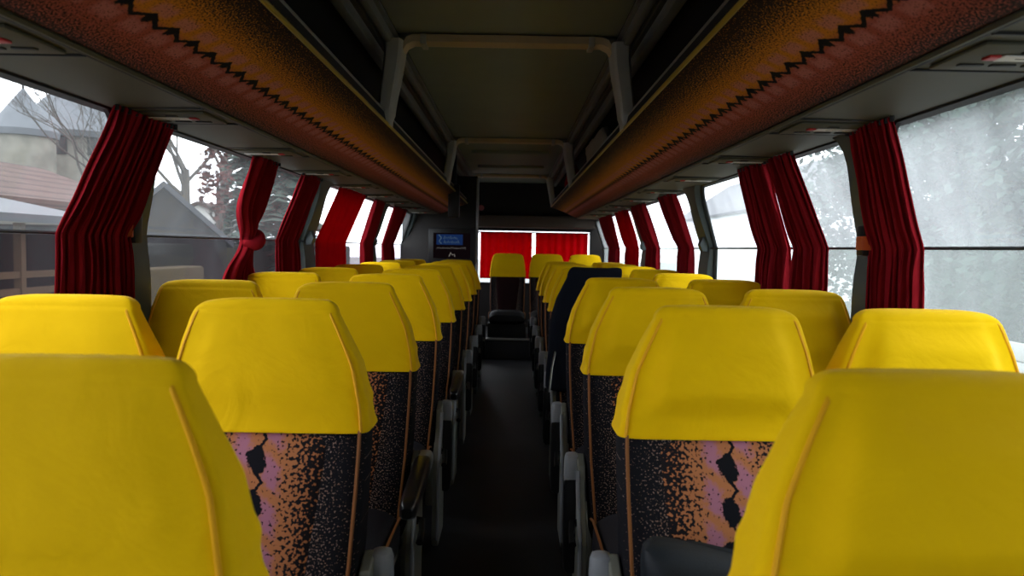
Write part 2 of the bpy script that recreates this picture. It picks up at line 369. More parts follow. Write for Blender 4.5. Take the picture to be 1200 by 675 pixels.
# ------------------------------------------------------------------ luggage racks
FACE = [(.792, .372), (.775, .369), (.745, .374), (.71, .388), (.67, .408), (.63, .427), (.585, .444), (.54, .458), (.505, .470), (.485, .480), (.476, .487)]
RYE = {-1: 7.95, 1: 8.35}
for s in (-1, 1):
    side = 'left' if s < 0 else 'right'
    ye = RYE[s]
    rk = empty('luggage_rack', (s * .8, 3.2, EYE + .37), 'long overhead luggage rack with orange patterned face above the %s windows' % side, 'luggage rack', 'overhead luggage racks')
    ofs = Vector((s * .8, 3.2, EYE + .37))
    def put(mb, name, mat, par=rk, **kw):
        loc = Vector((0, 0, 0))
        if par is rk: mb.v = [p - ofs for p in mb.v]
        else: mb.v = [p - ofs for p in mb.v]
        return mb.build(name, mat, par, **kw)
    # fabric face: smooth curve through FACE, zigzag at arc length of x=.65
    prof = []; L = 0
    for i in range(len(FACE) - 1):
        p0 = Vector(FACE[max(i - 1, 0)]); p1 = Vector(FACE[i]); p2 = Vector(FACE[i + 1]); p3 = Vector(FACE[min(i + 2, len(FACE) - 1)])
        for j in range(4):
            t = j / 4; prof.append(.5 * ((2 * p1) + (p2 - p0) * t + (2 * p0 - 5 * p1 + 4 * p2 - p3) * t * t + (3 * p1 - p0 - 3 * p2 + p3) * t ** 3))
    prof.append(Vector(FACE[-1]))
    arc = [0]
    for i in range(1, len(prof)): arc.append(arc[-1] + (prof[i] - prof[i - 1]).length)
    zi = min(range(len(prof)), key=lambda i: abs(prof[i].x - .648)); z0 = arc[zi]
    ys = [Y0 + (ye - Y0) * i / 60 for i in range(61)]
    pts = []; uv = []
    for y in ys:
        for i, p in enumerate(prof): pts.append((s * p.x, y, EYE + p.y)); uv.append((z0 - arc[i], y))
    k0 = len(pts); n = len(prof)
    for y in ys:
        for i, p in enumerate(prof): pts.append((s * (p.x + .004), y, EYE + p.y + .018)); uv.append((z0 - arc[i], y))
    fs = []
    for off in (0, k0):
        fs += [[off + j * n + i, off + j * n + i + 1, off + (j + 1) * n + i + 1, off + (j + 1) * n + i] for j in range(60) for i in range(n - 1)]
    for j in range(60):
        for i in (0, n - 1): fs.append([j * n + i, (j + 1) * n + i, k0 + (j + 1) * n + i, k0 + j * n + i])
    for j in (0, 60):
        fs += [[j * n + i, j * n + i + 1, k0 + j * n + i + 1, k0 + j * n + i] for i in range(n - 1)]
    # flip u so that the orange half lies towards the lip on both sides
    uv = [(-a, b) for a, b in [(q[0], q[1]) for q in uv]]
    uv = [(-a, b) for a, b in uv]
    mb = MB(); mb.add(pts, fs, uv); put(mb, 'fabric_face', MAT['rack'], uv=True)
    mb = MB(); mb.tube([(s * .474, y, EYE + .488) for y in (Y0, 3, ye)], .0062, 8); put(mb, 'edge_trim', MAT['trim_yellow'])
    mb = MB(); mb.prism([(s * .478, EYE + .49), (s * .492, EYE + .49), (s * .498, EYE + .532), (s * .484, EYE + .532)], 'y', Y0, ye); put(mb, 'lip', MAT['dark'], smooth=False)
    mb = MB(); mb.tube([(s * .488, y, EYE + .538) for y in (Y0, 3, ye)], .006, 6); mb.tube([(s * .50, y, EYE + .55) for y in (Y0, 3, ye)], .003, 6); put(mb, 'rail', MAT['ceil_rail'])
    mb = MB(); mb.prism([(s * .50, EYE + .51), (s * .62, EYE + .475), (s * 1.05, EYE + .45), (s * 1.05, EYE + .43), (s * .62, EYE + .458), (s * .50, EYE + .495)], 'y', Y0, ye); put(mb, 'rack_floor', MAT['dark'], smooth=False)
    mb = MB()
    mb.prism([(s * .80, EYE + .366), (s * 1.085, EYE + .362), (s * 1.085, EYE + .40), (s * .80, EYE + .40)], 'y', Y0, ye + .3); und = put(mb, 'underside_panel', MAT['under'], smooth=False)
    mb = MB(); mb.tube([(s * .797, y, EYE + .367) for y in (Y0, 3, ye)], .007, 6); put(mb, 'lower_edge_trim', MAT['under'])
    mb = MB()
    mb.prism([(s * .806, EYE + .3625), (s * .812, EYE + .3625), (s * .812, EYE + .37), (s * .806, EYE + .37)], 'y', Y0, ye)
    mb.prism([(s * 1.062, EYE + .356), (s * 1.09, EYE + .352), (s * 1.09, EYE + .37), (s * 1.062, EYE + .37)], 'y', Y0, ye)
    k = 0
    yy = -1.02
    while yy < ye - .1:
        for dy, w in ((-.13, .006), (.11, .006)):
            mb.box((min(s * .81, s * 1.07), yy + dy - w / 2, EYE + .3605), (max(s * .81, s * 1.07), yy + dy + w / 2, EYE + .37))
        yy += .78
    put(mb, 'panel_joints', MAT['under_dark'], smooth=False)
    yy = -1.02
    while yy < ye - .1:
        mb = MB(); mb.box((min(s * .83, s * 1.055), yy - .085, EYE + .3575), (max(s * .83, s * 1.055), yy + .085, EYE + .365), .003)
        su = put(mb, 'service_unit', MAT['under'])
        mb = MB(); mb.box((min(s * .90, s * 1.03), yy - .03, EYE + .354), (max(s * .90, s * 1.03), yy + .005, EYE + .356), .002); put(mb, 'sign_plate', MAT['white'], su)
        mb = MB(); mb.box((min(s * .876, s * .898), yy - .025, EYE + .353), (max(s * .876, s * .898), yy + .0, EYE + .358), .002); put(mb, 'call_button', MAT['red_dot'], su)
        mb = MB()
        mb.box((min(s * .92, s * .95), yy - .055, EYE + .354), (max(s * .92, s * .95), yy - .04, EYE + .358), .001)
        put(mb, 'lamp_switch', MAT['under_dark'], su)
        for q in range(3):
            mb = MB(); mb.box((min(s * (.86 + .06 * q), s * (.905 + .06 * q)), yy + .035, EYE + .3545), (max(s * (.86 + .06 * q), s * (.905 + .06 * q)), yy + .048, EYE + .358), .001); put(mb, 'vent', MAT['under_dark'], su)
        mb = MB(); mb.box((min(s * .93, s * 1.01), yy - .0135, EYE + .3534), (max(s * .93, s * 1.01), yy - .0105, EYE + .3545)); put(mb, 'sign_lettering_line', MAT['under_dark'], su)
        yy += .78
    for y in BARS:
        if y > ye: continue
        mb = MB(); rows = []
        for i in range(15):
            t = i / 14; z = ZC - .055 - (ZC - .055 - (EYE + .485)) * t
            xc = .455 + .035 * math.sin(t * PI * .5) ** 2 - .004
            w = .066 - .018 * t; d = .085 - .03 * t
            if t > .9: w *= .8; d *= .85
            ring = []
            for q in range(16):
                a = 2 * PI * q / 16; cc, ss = math.cos(a), math.sin(a)
                ring.append(Vector((s * (xc + w * math.copysign(abs(cc) ** .5, cc) * .6), y + d * math.copysign(abs(ss) ** .5, ss), z)))
            rows.append(ring)
        mb.loft(rows); put(mb, 'bracket', MAT['bracket'])
    mb = MB(); mb.prism([(s * p.x, EYE + p.y) for p in prof[::4]] + [(s * .5, EYE + .55), (s * 1.05, EYE + .55), (s * 1.05, EYE + .37)], 'y', ye, ye + .02); put(mb, 'end_panel', MAT['dark'], smooth=False)

# ------------------------------------------------------------------ seats
Z_HEM = .862; Z_TOP = 1.148
def yf(z): return -.15 + (z - .84) * .31
def yb(z): return -.005 - max(0, z - .84) * .06 - max(0, .84 - z) * .14
HW_IN = [(.30, .205), (.45, .212), (.60, .222), (.75, .226), (.86, .227), (.92, .218), (1.0, .197), (1.05, .173), (1.10, .147), (1.13, .130), (1.2, .12)]
HW_OUT = [(.30, .205), (.45, .212), (.60, .216), (.75, .218), (.86, .217), (.92, .214), (1.0, .206), (1.05, .197), (1.10, .183), (1.13, .172), (1.2, .165)]
def hwid(z, tab=HW_OUT):
    for (a, b), (c, d) in zip(tab, tab[1:]):
        if a <= z <= c: return b + (d - b) * (z - a) / (c - a)
    return tab[0][1] if z < .5 else tab[-1][1]
NR = 72
def ring(z, f, b, inner=0, grow=0.0, sx=(1, 1), nx=8.0, ny=7.0, pillow=0.0, pq=.70, wr=0.0, seed=0.0):
    """cross-section of the seat back; inner = local x direction of the gangway (0: symmetric)"""
    out = []; yc = (f + b) / 2; d = (b - f) / 2
    hi = hwid(z, HW_IN) + grow; ho = hwid(z, HW_OUT) + grow
    for k in range(NR):
        a = 2 * PI * k / NR; c, s = math.cos(a), math.sin(a)
        side = 1 if c >= 0 else -1
        hw = (hi if side == inner else ho)
        x = (hw - (1 - sx[0])) * side * abs(c) ** (2 / nx); y = yc + d * math.copysign(abs(s) ** (2 / ny), s)
        if s < 0 and pillow:
            e = 1 / (1 + math.exp((abs(x) / hw - pq) * 26)); y -= pillow * e
        p = Vector((x, y, z))
        if wr:
            n3 = mnoise.noise(Vector((x * 7 + seed, y * 9, z * 42 + abs(x) * 26 + y * 14 + seed)))
            w = wr * (abs(x) / hw) ** 4
            p.y += n3 * w; p.x += side * n3 * w * .9
        out.append(p)
    return out
def smooth(a, b, x):
    t = max(0, min(1, (x - a) / (b - a))); return t * t * (3 - 2 * t)
def cover_mesh(seed, pil, inner):
    rings = []; zc = 1.116; r = Z_TOP - zc
    for i in range(3):   # turned hem
        rings.append(ring(Z_HEM + .006 - .003 * i, yf(Z_HEM) + .006 - .004 * i, yb(Z_HEM) - .006 + .004 * i, inner, -.006 + .004 * i))
    N = 34; KT = .35
    for i in range(N):
        t = i / (N - 1); z = Z_HEM + (zc - Z_HEM) * t
        pl = pil * smooth(.14, .42, t) * (1 - (1 - KT) * smooth(.75, 1.0, t))
        wr = .0075 * math.exp(-((t - .19) / .11) ** 2) + .0014
        fl = .003 * math.exp(-(t / .05) ** 2)
        rings.append(ring(z, yf(z) - .005 - fl, yb(z) + .005 + fl, inner, .005 + fl, pillow=pl, wr=wr, seed=seed))
    f0, b0 = yf(zc) - .005, yb(zc) + .005
    mid = (f0 + b0) / 2 + .004
    for i in range(1, 10):
        a = PI / 2 * i / 9; c, s = math.cos(a), math.sin(a)
        d = (b0 - f0) / 2 * (.10 + .90 * c); g = .005 - .030 * (1 - c)
        rg = ring(zc, mid - d, mid + d, inner, g, pillow=pil * KT * c)
        for p in rg: p.z = zc + r * s - .010 * (abs(p.x) / .16) ** 4 * s
        rings.append(rg)
    m = MB(); m.loft(rings)
    return m
def edge_pts(z0, z1, sx, inner, n=18, out=.002, inset=.022, fwd=.004):
    pts = []
    for i in range(n):
        z = z0 + (z1 - z0) * i / (n - 1); hw = hwid(z, HW_IN if sx == inner else HW_OUT)
        pts.append((sx * (hw - inset + out), yf(z) + .006 - fwd, z))
    return pts
def build_seat(inner, arm, pil=.012, rear=False, seed=0.0):
    """inner: -1/+1 = local x direction of the gangway; arm: None, 'down', 'level'"""
    root = bpy.data.objects.new('coach_seat', None); root.empty_display_size = .1; COL.objects.link(root)
    dz = 0
    # backrest body
    rs = []; uv = []
    for i in range(16):
        z = .36 + (.88 - .36) * i / 15
        rg = ring(z, yf(z) + .004, yb(z), inner, -.002, ny=5, nx=7); rs.append(rg); uv += [(p.x, z) for p in rg]
    m = MB(); m.loft(rs, uv); bk = m.build('backrest', MAT['bolster'], root, uv=True)
    # centre panel
    nu, nv = 25, 20; pts = []; uv = []
    for j in range(nv):
        z = .40 + (.875 - .40) * j / (nv - 1)
        w = .152 - .045 * max(0, (.84 - z) / .42)
        for i in range(nu):
            q = -1 + 2 * i / (nu - 1); x = w * q
            y = yf(z) - .010 * (1 - abs(q) ** 3.0) * min(1, max(0, (.872 - z) / .10)) + .008 * abs(q) ** 10 + .008 * max(0, (z - .84) / .03)
            pts.append((x, y, z)); uv.append((x, z))
    k = len(pts); n0 = nu * nv
    m = MB(); m.grid(pts, nu, nv, uv)
    back = [(p[0], p[1] + .02, p[2]) for p in pts]; m.grid(back, nu, nv, uv)
    rim = [i for i in range(nu)] + [j * nu + nu - 1 for j in range(1, nv)] + [(nv - 1) * nu + i for i in range(nu - 2, -1, -1)] + [j * nu for j in range(nv - 2, 0, -1)]
    m.f += [[rim[i], rim[(i + 1) % len(rim)], n0 + rim[(i + 1) % len(rim)], n0 + rim[i]] for i in range(len(rim))]
    m.build('center_panel', MAT['rear_panel'] if rear else MAT['panel'], root, uv=True)
    for sx in (-1, 1):
        m = MB(); m.tube(edge_pts(.38, .868, sx, inner, inset=.014, fwd=.004), .0042, 6); m.build('piping', MAT['piping'], bk)
    # headrest cover
    cv = cover_mesh(seed, pil, inner).build('headrest_cover', MAT['yellow'], root)
    sd = cv.modifiers.new('sub', 'SUBSURF'); sd.levels = 1; sd.render_levels = 1
    for sx in (-1, 1):
        e = edge_pts(.866, 1.112, sx, inner, 20, out=.0, inset=.008, fwd=.0075)
        hx = e[-1][0]; fy = e[-1][1]
        e += [(hx - sx * .004 * i, fy + .010 * i, 1.112 + .011 * i - .002 * i * i) for i in range(1, 3)]
        m = MB(); m.tube(e, .0034, 6); m.build('seam', MAT['seam'], cv)
    # back shell
    m = MB(); m.loft([ring(z, yb(z) - .02, yb(z) + .012, inner, -.02, nx=4, ny=3) for z in (.34, .36, .5, .7, .80, .82)]); m.build('back_shell', MAT['shell'], root)
    # cushion
    rs = []
    for i in range(13):
        t = i / 12; y = -.70 + .46 * t; e = min(1, min(t, 1 - t) * 6 + .12) ** .5
        hh = .075 * e; zc = .405 - .02 * t; hw = .212 * (.9 + .1 * e)
        rs.append([Vector((hw * math.copysign(abs(math.cos(a)) ** .4, math.cos(a)), y, zc + hh * math.copysign(abs(math.sin(a)) ** .5, math.sin(a)) - .012 * math.cos(a * 2) * (1 if math.sin(a) > 0 else 0))) for a in [2 * PI * q / 32 for q in range(32)]])
    m = MB(); m.loft(rs); cu = m.build('seat_cushion', MAT['shell'] if rear else MAT['cushion'], root)
    for sx in (-1, 1):
        m = MB(); m.tube([(sx * .209, -.68, .40), (sx * .211, -.64, .448), (sx * .211, -.5, .452), (sx * .211, -.32, .446), (sx * .211, -.26, .43)], .0042, 6); m.build('piping', MAT['piping'], cu)
    # base
    z_leg = .24 if rear else 0
    m = MB(); m.box((-.20, -.62, .30), (.20, -.18, .345), .008)
    if rear: m = MB(); m.box((-.222, -.64, .18), (.222, -.10, .345), .01)
    m.build('base_frame', MAT['shell'] if rear else MAT['frame'], root)
    for sx in (() if rear else (-1, 1)):
        for ly in (-.56, -.30):
            m = MB(); m.box((sx * .15 - .018, ly, z_leg - (0.06 if rear else 0)), (sx * .15 + .018, ly + .06, .31), .005); m.build('leg', MAT['shell'] if rear else MAT['frame'], root)
    if arm:
        xi = inner * .236; th = .013
        m = MB(); poly = [(-.07, .575), (-.13, .60), (-.185, .575), (-.20, .50), (-.30, .36), (-.33, .06), (-.30, .02), (-.09, .02), (-.08, .10), (-.06, .40)]
        m.prism(poly, 'x', xi - th, xi + th); sf = m.build('side_frame', MAT['frame'], root, sharp=math.radians(25))
        b = sf.modifiers.new('bev', 'BEVEL'); b.width = .005; b.segments = 2
        m = MB(); m.tube([(xi + inner * .012, -.192, .56), (xi + inner * .012, -.205, .50), (xi + inner * .012, -.305, .36), (xi + inner * .012, -.335, .06)], .007, 6); m.build('edge_strip', MAT['cap'], sf)
        m = MB(); m.tube([(xi + inner * .01, -.22, .40), (xi + inner * .03, -.22, .40), (xi + inner * .036, -.27, .385), (xi + inner * .036, -.32, .37)], [.014, .012, .010, .012], 8); m.build('recline_lever', MAT['pad'], root)
        # armrest
        xa = inner * .262
        rings = []; L = .36 if arm == 'down' else .40
        def arm_ring(t, w, h, sh=.55):
            out = []
            for q in range(20):
                a = 2 * PI * q / 20; c, s_ = math.cos(a), math.sin(a)
                u_ = w * math.copysign(abs(c) ** sh, c); v_ = h * math.copysign(abs(s_) ** sh, s_)
                out.append((t, u_, v_))
            return out
        prof = [(-.035, .5, .5), (-.03, .8, .8), (-.015, .96, .98), (.02, 1, 1), (.08, 1, 1), (L * .5, .98, .95), (L - .06, .93, .85), (L - .02, .86, .74), (L - .005, .68, .55), (L, .4, .3)]
        def frame_pt(t, u_, v_):
            if arm == 'down': return Vector((xa + u_, -.125 - v_, .565 - t))
            return Vector((xa + u_, -.125 - t, .568 + v_ - .09 * t))
        m = MB(); m.loft([[frame_pt(*p) for p in arm_ring(t, .026 * a, .028 * b)] for t, a, b in prof]); ar = m.build('armrest', MAT['cap'], root)
        pp = [(.045, .5, .6), (.05, .9, .95), (.07, 1, 1), (L * .55, .99, .98), (L - .05, .94, .9), (L - .012, .85, .8), (L + .004, .5, .5)]
        m = MB(); m.loft([[frame_pt(p[0], p[1] * 1.0, p[2] + .006) for p in arm_ring(t, .0275 * a, .029 * b)] for t, a, b in pp]); m.build('armrest_pad', MAT['pad'], ar)
    return root
P = .78; YR = 1.68
protos = {}
def seat(kind, inner, variant, x, y, z, label):
    key = (kind, inner, variant)
    if key not in protos:
        arm = {'w': None, 'd': 'down', 'l': 'level', 'r': None}[kind]
        protos[key] = build_seat(0 if kind == 'r' else inner, arm, pil=.006 if variant == 0 else .030, rear=(kind == 'r'), seed=variant * 3.7 + inner)
        o = protos[key]
    else: o = copy_tree(protos[key])
    o.scale = (1, 1, 1); o.location = (x, y, z); tag(o, label, 'seat', 'yellow-topped coach seats')
    return o
ORD = ['nearest', 'second', 'third', 'fourth', 'fifth', 'sixth', 'seventh', 'eighth', 'rearmost']
extra = {(-1, 1): ' with its armrest level', (1, 1): ' with a dark bag on its cushion', (1, 4): ' with a navy jacket over its shoulder'}
for s in (-1, 1):
    side = 'left' if s < 0 else 'right'
    for n in range(-1, 8):
        i = n + 1
        lab = '%s yellow-topped aisle seat on the %s of the gangway' % (ORD[i], side)
        if s > 0 and n == 0: lab = 'second yellow-topped aisle seat right of the gangway, dark bag on its cushion'
        if s > 0 and n == 3: lab = 'fifth aisle seat right of the gangway, under the navy jacket'
        if s < 0 and n in (1, 3): lab = '%s yellow-topped aisle seat left of the gangway, its armrest level' % ORD[i]
        kind = 'l' if (s < 0 and n in (1, 3)) else 'd'
        so = seat(kind, -s, 0 if s < 0 else 1, s * .505 + ((.012 if s < 0 else .034) if n < 0 else 0), YR + P * n, 0, lab)
        if n < 0: so.scale = (1, 1, .987)
        if n >= 0:
            seat('w', -s, 0 if s < 0 else 1, s * .966, YR + P * n, 0, '%s yellow-topped window seat along the %s windows' % (ORD[n], side))
seat('r', 1, 0, CX - .055 + .0, 8.9, .06, 'yellow-topped middle seat of the raised last row, at the end of the gangway')
seat('r', 1, 0, .46, 8.9, .06, 'yellow-topped last-row seat before the right rear curtain, beside the middle seat')
seat('r', 1, 0, .93, 8.9, .06, 'yellow-topped last-row seat in the right rear corner')

# ------------------------------------------------------------------ jacket and bag
jx, jy = .507, YR + P * 3
nu, nv = 44, 46; pts = []
for j in range(nv):
    t = j / (nv - 1); z = .52 + (1.112 - .52) * min(1, t / .86); g = .016; up = 0.0; k_ = 1.0
    if t > .86:
        a = (t - .86) / .14 * PI / 2; up = .052 * math.sin(a); k_ = max(.04, math.cos(a)); g = .016 - .030 * (1 - math.cos(a))
    f, b = yf(z) - .024 - .012 * smooth(.3, .7, t), yb(z) + .018
    mid = -.045; f = mid + (f - mid) * k_; b = mid + (b - mid) * k_
    hw = hwid(z, HW_IN) + g; lim = -.11 + .24 * smooth(.25, .95, t) + .012 * mnoise.noise(Vector((t * 9, 1.3, 0)))
    lim = min(lim, hw * .97)
    a0 = math.acos(max(-1, min(1, math.copysign((abs(lim) / hw) ** 2.2, lim))))
    for i in range(nu):
        a = 2 * PI - a0 + (2 * a0 - 2 * PI) * i / (nu - 1); c, s_ = math.cos(a), math.sin(a)
        x = hw * math.copysign(abs(c) ** (1 / 2.2), c); y = (f + b) / 2 + (b - f) / 2 * math.copysign(abs(s_) ** (1 / 1.8), s_)
        n3 = mnoise.noise(Vector((x * 6, y * 9, z * 4))); n4 = mnoise.noise(Vector((x * 16 + z * 9, y * 14, z * 7 + 4)))
        pts.append(Vector((x - .010 * abs(n3) - .035 * (1 - t) ** 2, y + (.010 * n4 - .004) * (1 if s_ < 0 else -1) * k_, z + up + .014 * n3 * (1 if j == 0 else 0) + .004 * n4)))
m = MB(); m.grid(pts, nu, nv); jk = m.build('jacket', MAT['jacket'])
sd = jk.modifiers.new('thick', 'SOLIDIFY'); sd.thickness = .008; sd.offset = 1
jk.location = (jx, jy, 0); tag(jk, 'dark navy jacket draped over the fifth aisle seat right of the gangway', 'jacket')
m = MB(); m.tube([(-.235, -.20, .72), (-.255, -.27, .64), (-.265, -.32, .57), (-.27, -.34, .53)], .005, 6); m.build('drawstring', MAT['metal'], jk)
m = MB()
bw = []
for j in range(17):
    t = j / 16; z = .475 + .215 * t
    e = (1 - (2 * t - 1) ** 8) ** .5 if 0 < t < 1 else .25
    r = []
    for k in range(40):
        a = 2 * PI * k / 40; c, s_ = math.cos(a), math.sin(a)
        x = .19 * math.copysign(abs(c) ** .45, c) * (.88 + .12 * e); y = .075 * math.copysign(abs(s_) ** .6, s_) * (e * (1.15 - .55 * t))
        zz = z + (.05 * (-x / .19) - .02 * (x / .19) ** 2) * t
        n3 = mnoise.noise(Vector((x * 11, y * 12, z * 13)))
        r.append(Vector((x + n3 * .012, y + n3 * .016 + (z - .475) * .24, zz)))
    bw.append(r)
m.loft(bw); bag = m.build('bag', MAT['bag']); bag.location = (.482, YR - .385, .003)
tag(bag, 'dark blue soft bag on the second aisle seat right of the gangway', 'bag')
m = MB(); m.tube([(-.16, -.035, .60), (-.185, -.08, .64), (-.13, -.10, .685), (-.03, -.085, .70), (.05, -.05, .69)], .009, 8); m.build('strap', MAT['pad'], bag)
m = MB(); m.tube([(-.175, -.055, .66), (-.08, -.05, .683), (.02, -.045, .66), (.12, -.04, .615), (.17, -.03, .58)], .0045, 6); m.build('zip', MAT['pad'], bag)

# ------------------------------------------------------------------ curtains
def cur_x(z):
    return wall_x(z) - .034
def curtain(side, top, bend, bot, label, folds=6, mat='curtain', knot=None, amp=.026, seed=0, z_bot=.86, shared=None):
    z_top = ZT - .012
    top, bend, bot = [tuple(k_ * q for q in w_) for w_, k_ in ((top, .968), (bend, .962), (bot, .962))]
    if knot: knot = (knot[0], knot[1] * .962, 0)
    nu, nv = folds * 10 + 1, 46; pts = []
    rnd = random.Random(seed)
    phs = [rnd.uniform(-2.3, 2.3) for _ in range(folds + 2)]
    for j in range(nv):
        t = j / (nv - 1); z = z_bot + (z_top - z_bot) * t
        if z > ZB:
            q = (z - ZB) / (z_top - ZB); lo, hi = bend, top
        else:
            q = (z - z_bot) / (ZB - z_bot); lo, hi = bot, bend
        qq = q * q * (3 - 2 * q) * .35 + q * .65
        a = lo[0] + (hi[0] - lo[0]) * qq; b = lo[1] + (hi[1] - lo[1]) * qq
        am = amp * (1 - .35 * math.exp(-((z - ZB) / .04) ** 2))
        if z > z_top - .05: am *= .6 + .4 * (z_top - z) / .05
        for i in range(nu):
            u = i / (nu - 1); f = u * folds; k = int(min(f, folds - 1))
            ph = phs[k] * (1 - (f - k)) + phs[k + 1] * (f - k)
            w = 1.6 * abs(math.sin(PI * f + ph * .5)) - .9 + .25 * math.cos(4 * PI * f + ph * 2 + 1)
            w *= .7 + .8 * mnoise.noise(Vector((u * 5 + seed, z * 2.5, seed)))
            y = a + (b - a) * u + .016 * math.sin(2 * PI * f * 1.0 + 1.2 + ph) + .006 * mnoise.noise(Vector((u * 3, z * 9, seed + 3)))
            x = cur_x(z) - .020 - am * w - .012 * (1 - (2 * u - 1) ** 2)
            if knot:
                g = math.exp(-((z - knot[0]) / .10) ** 2); yc = knot[1]
                y = y + (yc - y) * .80 * g; x = x - .03 * g * math.cos((u - .5) * PI) 
            pts.append((side * x, y, z))
    mm = MB(); mm.grid(pts, nu, nv); o = mm.build('curtain', MAT[mat], None)
    sd = o.modifiers.new('thick', 'SOLIDIFY'); sd.thickness = .003
    tag(o, label, 'curtain', 'red window curtains')
    if knot:
        m = MB(); zc, yc, _ = knot; x0 = cur_x(zc) - .035
        pr = [(side * (x0 - .02), yc - .055, zc - .01), (side * (x0 - .05), yc - .02, zc - .02), (side * (x0 - .055), yc + .03, zc + .005), (side * (x0 - .03), yc + .075, zc + .03), (side * x0, yc + .05, zc + .035), (side * (x0 + .01), yc - .01, zc + .01)]
        m.tube(pr, [.022, .03, .034, .032, .03, .022], 12, closed=True); kk = m.build('knot', MAT[mat], o)
        s2 = kk.modifiers.new('sub', 'SUBSURF'); s2.levels = 1; s2.render_levels = 2
    m = MB(); n = folds + 1
    for i in range(n):
        yy = top[0] + (top[1] - top[0]) * i / (n - 1); m.tube([(side * (XT - .055), yy, z_top - .012), (side * (XT - .055), yy, z_top + .012)], .006, 6)
    m.build('curtain_hooks', MAT['black'], o)
    return o
curtain(-1, (1.99, 2.33), (1.96, 2.34), (1.93, 2.38), 'broad pleated red curtain nearest on the left, over the first pillar', 11, seed=1)
curtain(-1, (3.03, 3.36), (3.06, 3.46), (3.02, 3.50), 'red curtain tied in a knot at mid height on the left', 7, 'curtain', knot=(EYE + .01, 3.30, 0), seed=2)
curtain(-1, (3.74, 4.10), (3.76, 4.14), (3.80, 4.2), 'dark red pleated curtain right after the knotted one', 9, seed=3)
curtain(-1, (4.55, 5.35), (4.52, 5.34), (4.56, 5.38), 'broad flat bright red curtain beyond the dark pleated one on the left', 5, 'curtain_r', amp=.008, seed=4)
curtain(-1, (5.70, 6.14), (5.86, 6.36), (5.92, 6.4), 'narrow red curtain second from the television partition', 5, seed=5)
curtain(-1, (6.62, 7.42), (6.80, 7.5), (6.85, 7.55), 'red curtain beside the dark television partition', 6, seed=6)
curtain(1, (1.96, 2.22), (2.04, 2.36), (2.02, 2.36), 'broad red curtain nearest on the right, over the pillar', 9, seed=7)
curtain(1, (2.66, 2.94), (2.66, 2.99), (2.66, 2.99), 'red curtain drawn beside its twin on the right, near half of the pair', 7, seed=8)
curtain(1, (2.95, 3.28), (3.03, 3.42), (3.03, 3.44), 'red curtain drawn beside its twin on the right, far half of the pair', 8, seed=9)
curtain(1, (4.58, 5.10), (4.64, 5.08), (4.64, 5.07), 'red curtain just beyond the bare window pillar on the right', 5, seed=10)
curtain(1, (5.62, 6.28), (5.72, 6.30), (5.70, 6.30), 'pleated red curtain over the third pillar on the right', 6, seed=11)
curtain(1, (6.50, 7.20), (6.70, 7.36), (6.70, 7.36), 'bright red narrow curtain second from the rear on the right', 5, 'curtain_r', seed=12)
curtain(1, (7.5, 8.6), (7.85, 8.75), (7.87, 8.8), 'rearmost red curtain on the right side windows', 5, seed=13)
def rod(s, z, nm):
    m = MB(); m.tube([(s * (cur_x(z) - .0), y, z) for y in (.3, 4, 7.9 if s < 0 else 9.3)], .005, 6)
    return struct(m.build(nm, MAT['rubber']))
for s in (-1, 1):
    rod(s, ZT - .004, 'trim_%d' % tn); tn += 1
    rod(s, ZB, 'trim_%d' % tn); tn += 1
# rear window curtains
def rear_curtain(x0, x1, label, seed):
    folds = 7; nu, nv = folds * 10 + 1, 24; pts = []
    rnd = random.Random(seed); phs = [rnd.uniform(-.8, .8) for _ in range(folds + 2)]
    for j in range(nv):
        z = WZ0 + .065 + (WZ1 - .03 - WZ0 - .065) * j / (nv - 1)
        for i in range(nu):
            u = i / (nu - 1); f = u * folds; k = int(min(f, folds - 1)); ph = phs[k] * (1 - f + k) + phs[k + 1] * (f - k)
            pts.append((x0 + (x1 - x0) * u, Y1 - .05 - .016 * math.cos(2 * PI * f + ph), z))
    mm = MB(); mm.grid(pts, nu, nv); o = mm.build('curtain', MAT['curtain_back']); sd = o.modifiers.new('thick', 'SOLIDIFY'); sd.thickness = .003
    tag(o, label, 'curtain', 'rear window curtains')
rear_curtain(-.385, .285, 'left red curtain of the rear window, behind the middle seat', 21)
rear_curtain(.33, 1.01, 'right red curtain of the rear window', 22)
m = MB(); m.tube([(-1.05, Y1 - .05, WZ1 - .028), (1.03, Y1 - .05, WZ1 - .028)], .008, 8); struct(m.build('trim_%d' % tn, MAT['rubber'])); tn += 1

# ------------------------------------------------------------------ partition, television, small fittings
PX = -.365
m = MB(); m.box((-1.2, 8.0, 0), (PX, 8.06, ZC - .08), .006); struct(m.build('wall_partition', MAT['wall']))
m = MB(); m.box((PX - .012, 7.985, 0), (PX + .014, 8.075, ZC - .1), .006); struct(m.build('trim_%d' % tn, MAT['cap'])); tn += 1
TV = empty('television', (-.64, 7.97, EYE + .03), 'black flat television with a blue logo screen on the dark partition', 'television')
tc = at_y(529.5, 288, 7.95)
TV.location = tc
m = MB(); m.box((-.26, 0, -.19), (.26, .052, .19), .008); m.build('cabinet', MAT['black'], TV)
SCR = (.205, .14)
m = MB(); m.box((-SCR[0], -.004, -SCR[1]), (SCR[0], .002, SCR[1])); m.build('screen', emit('dark_screen', (.006, .003, .004), .12), TV)
m = MB(); m.box((-.17, -.006, .01), (.12, -.003, .125)); m.build('logo_field', emit('blue_logo_glow', (.010, .03, .11), .13), TV)
def scribble(n, h, w, loc, mat, seed):
    """a line of lettering too blurred to read: one continuous run of uneven strokes"""
    rnd = random.Random(seed); pts = []
    for i in range(n * 2 + 1):
        pts.append((loc[0] + w * i / (n * 2), loc[1], loc[2] + (h * rnd.uniform(.45, 1.0) if i % 2 else h * rnd.uniform(0, .15))))
    m = MB(); m.tube(pts, h * .09, 5); return m.build('lettering', mat, TV)
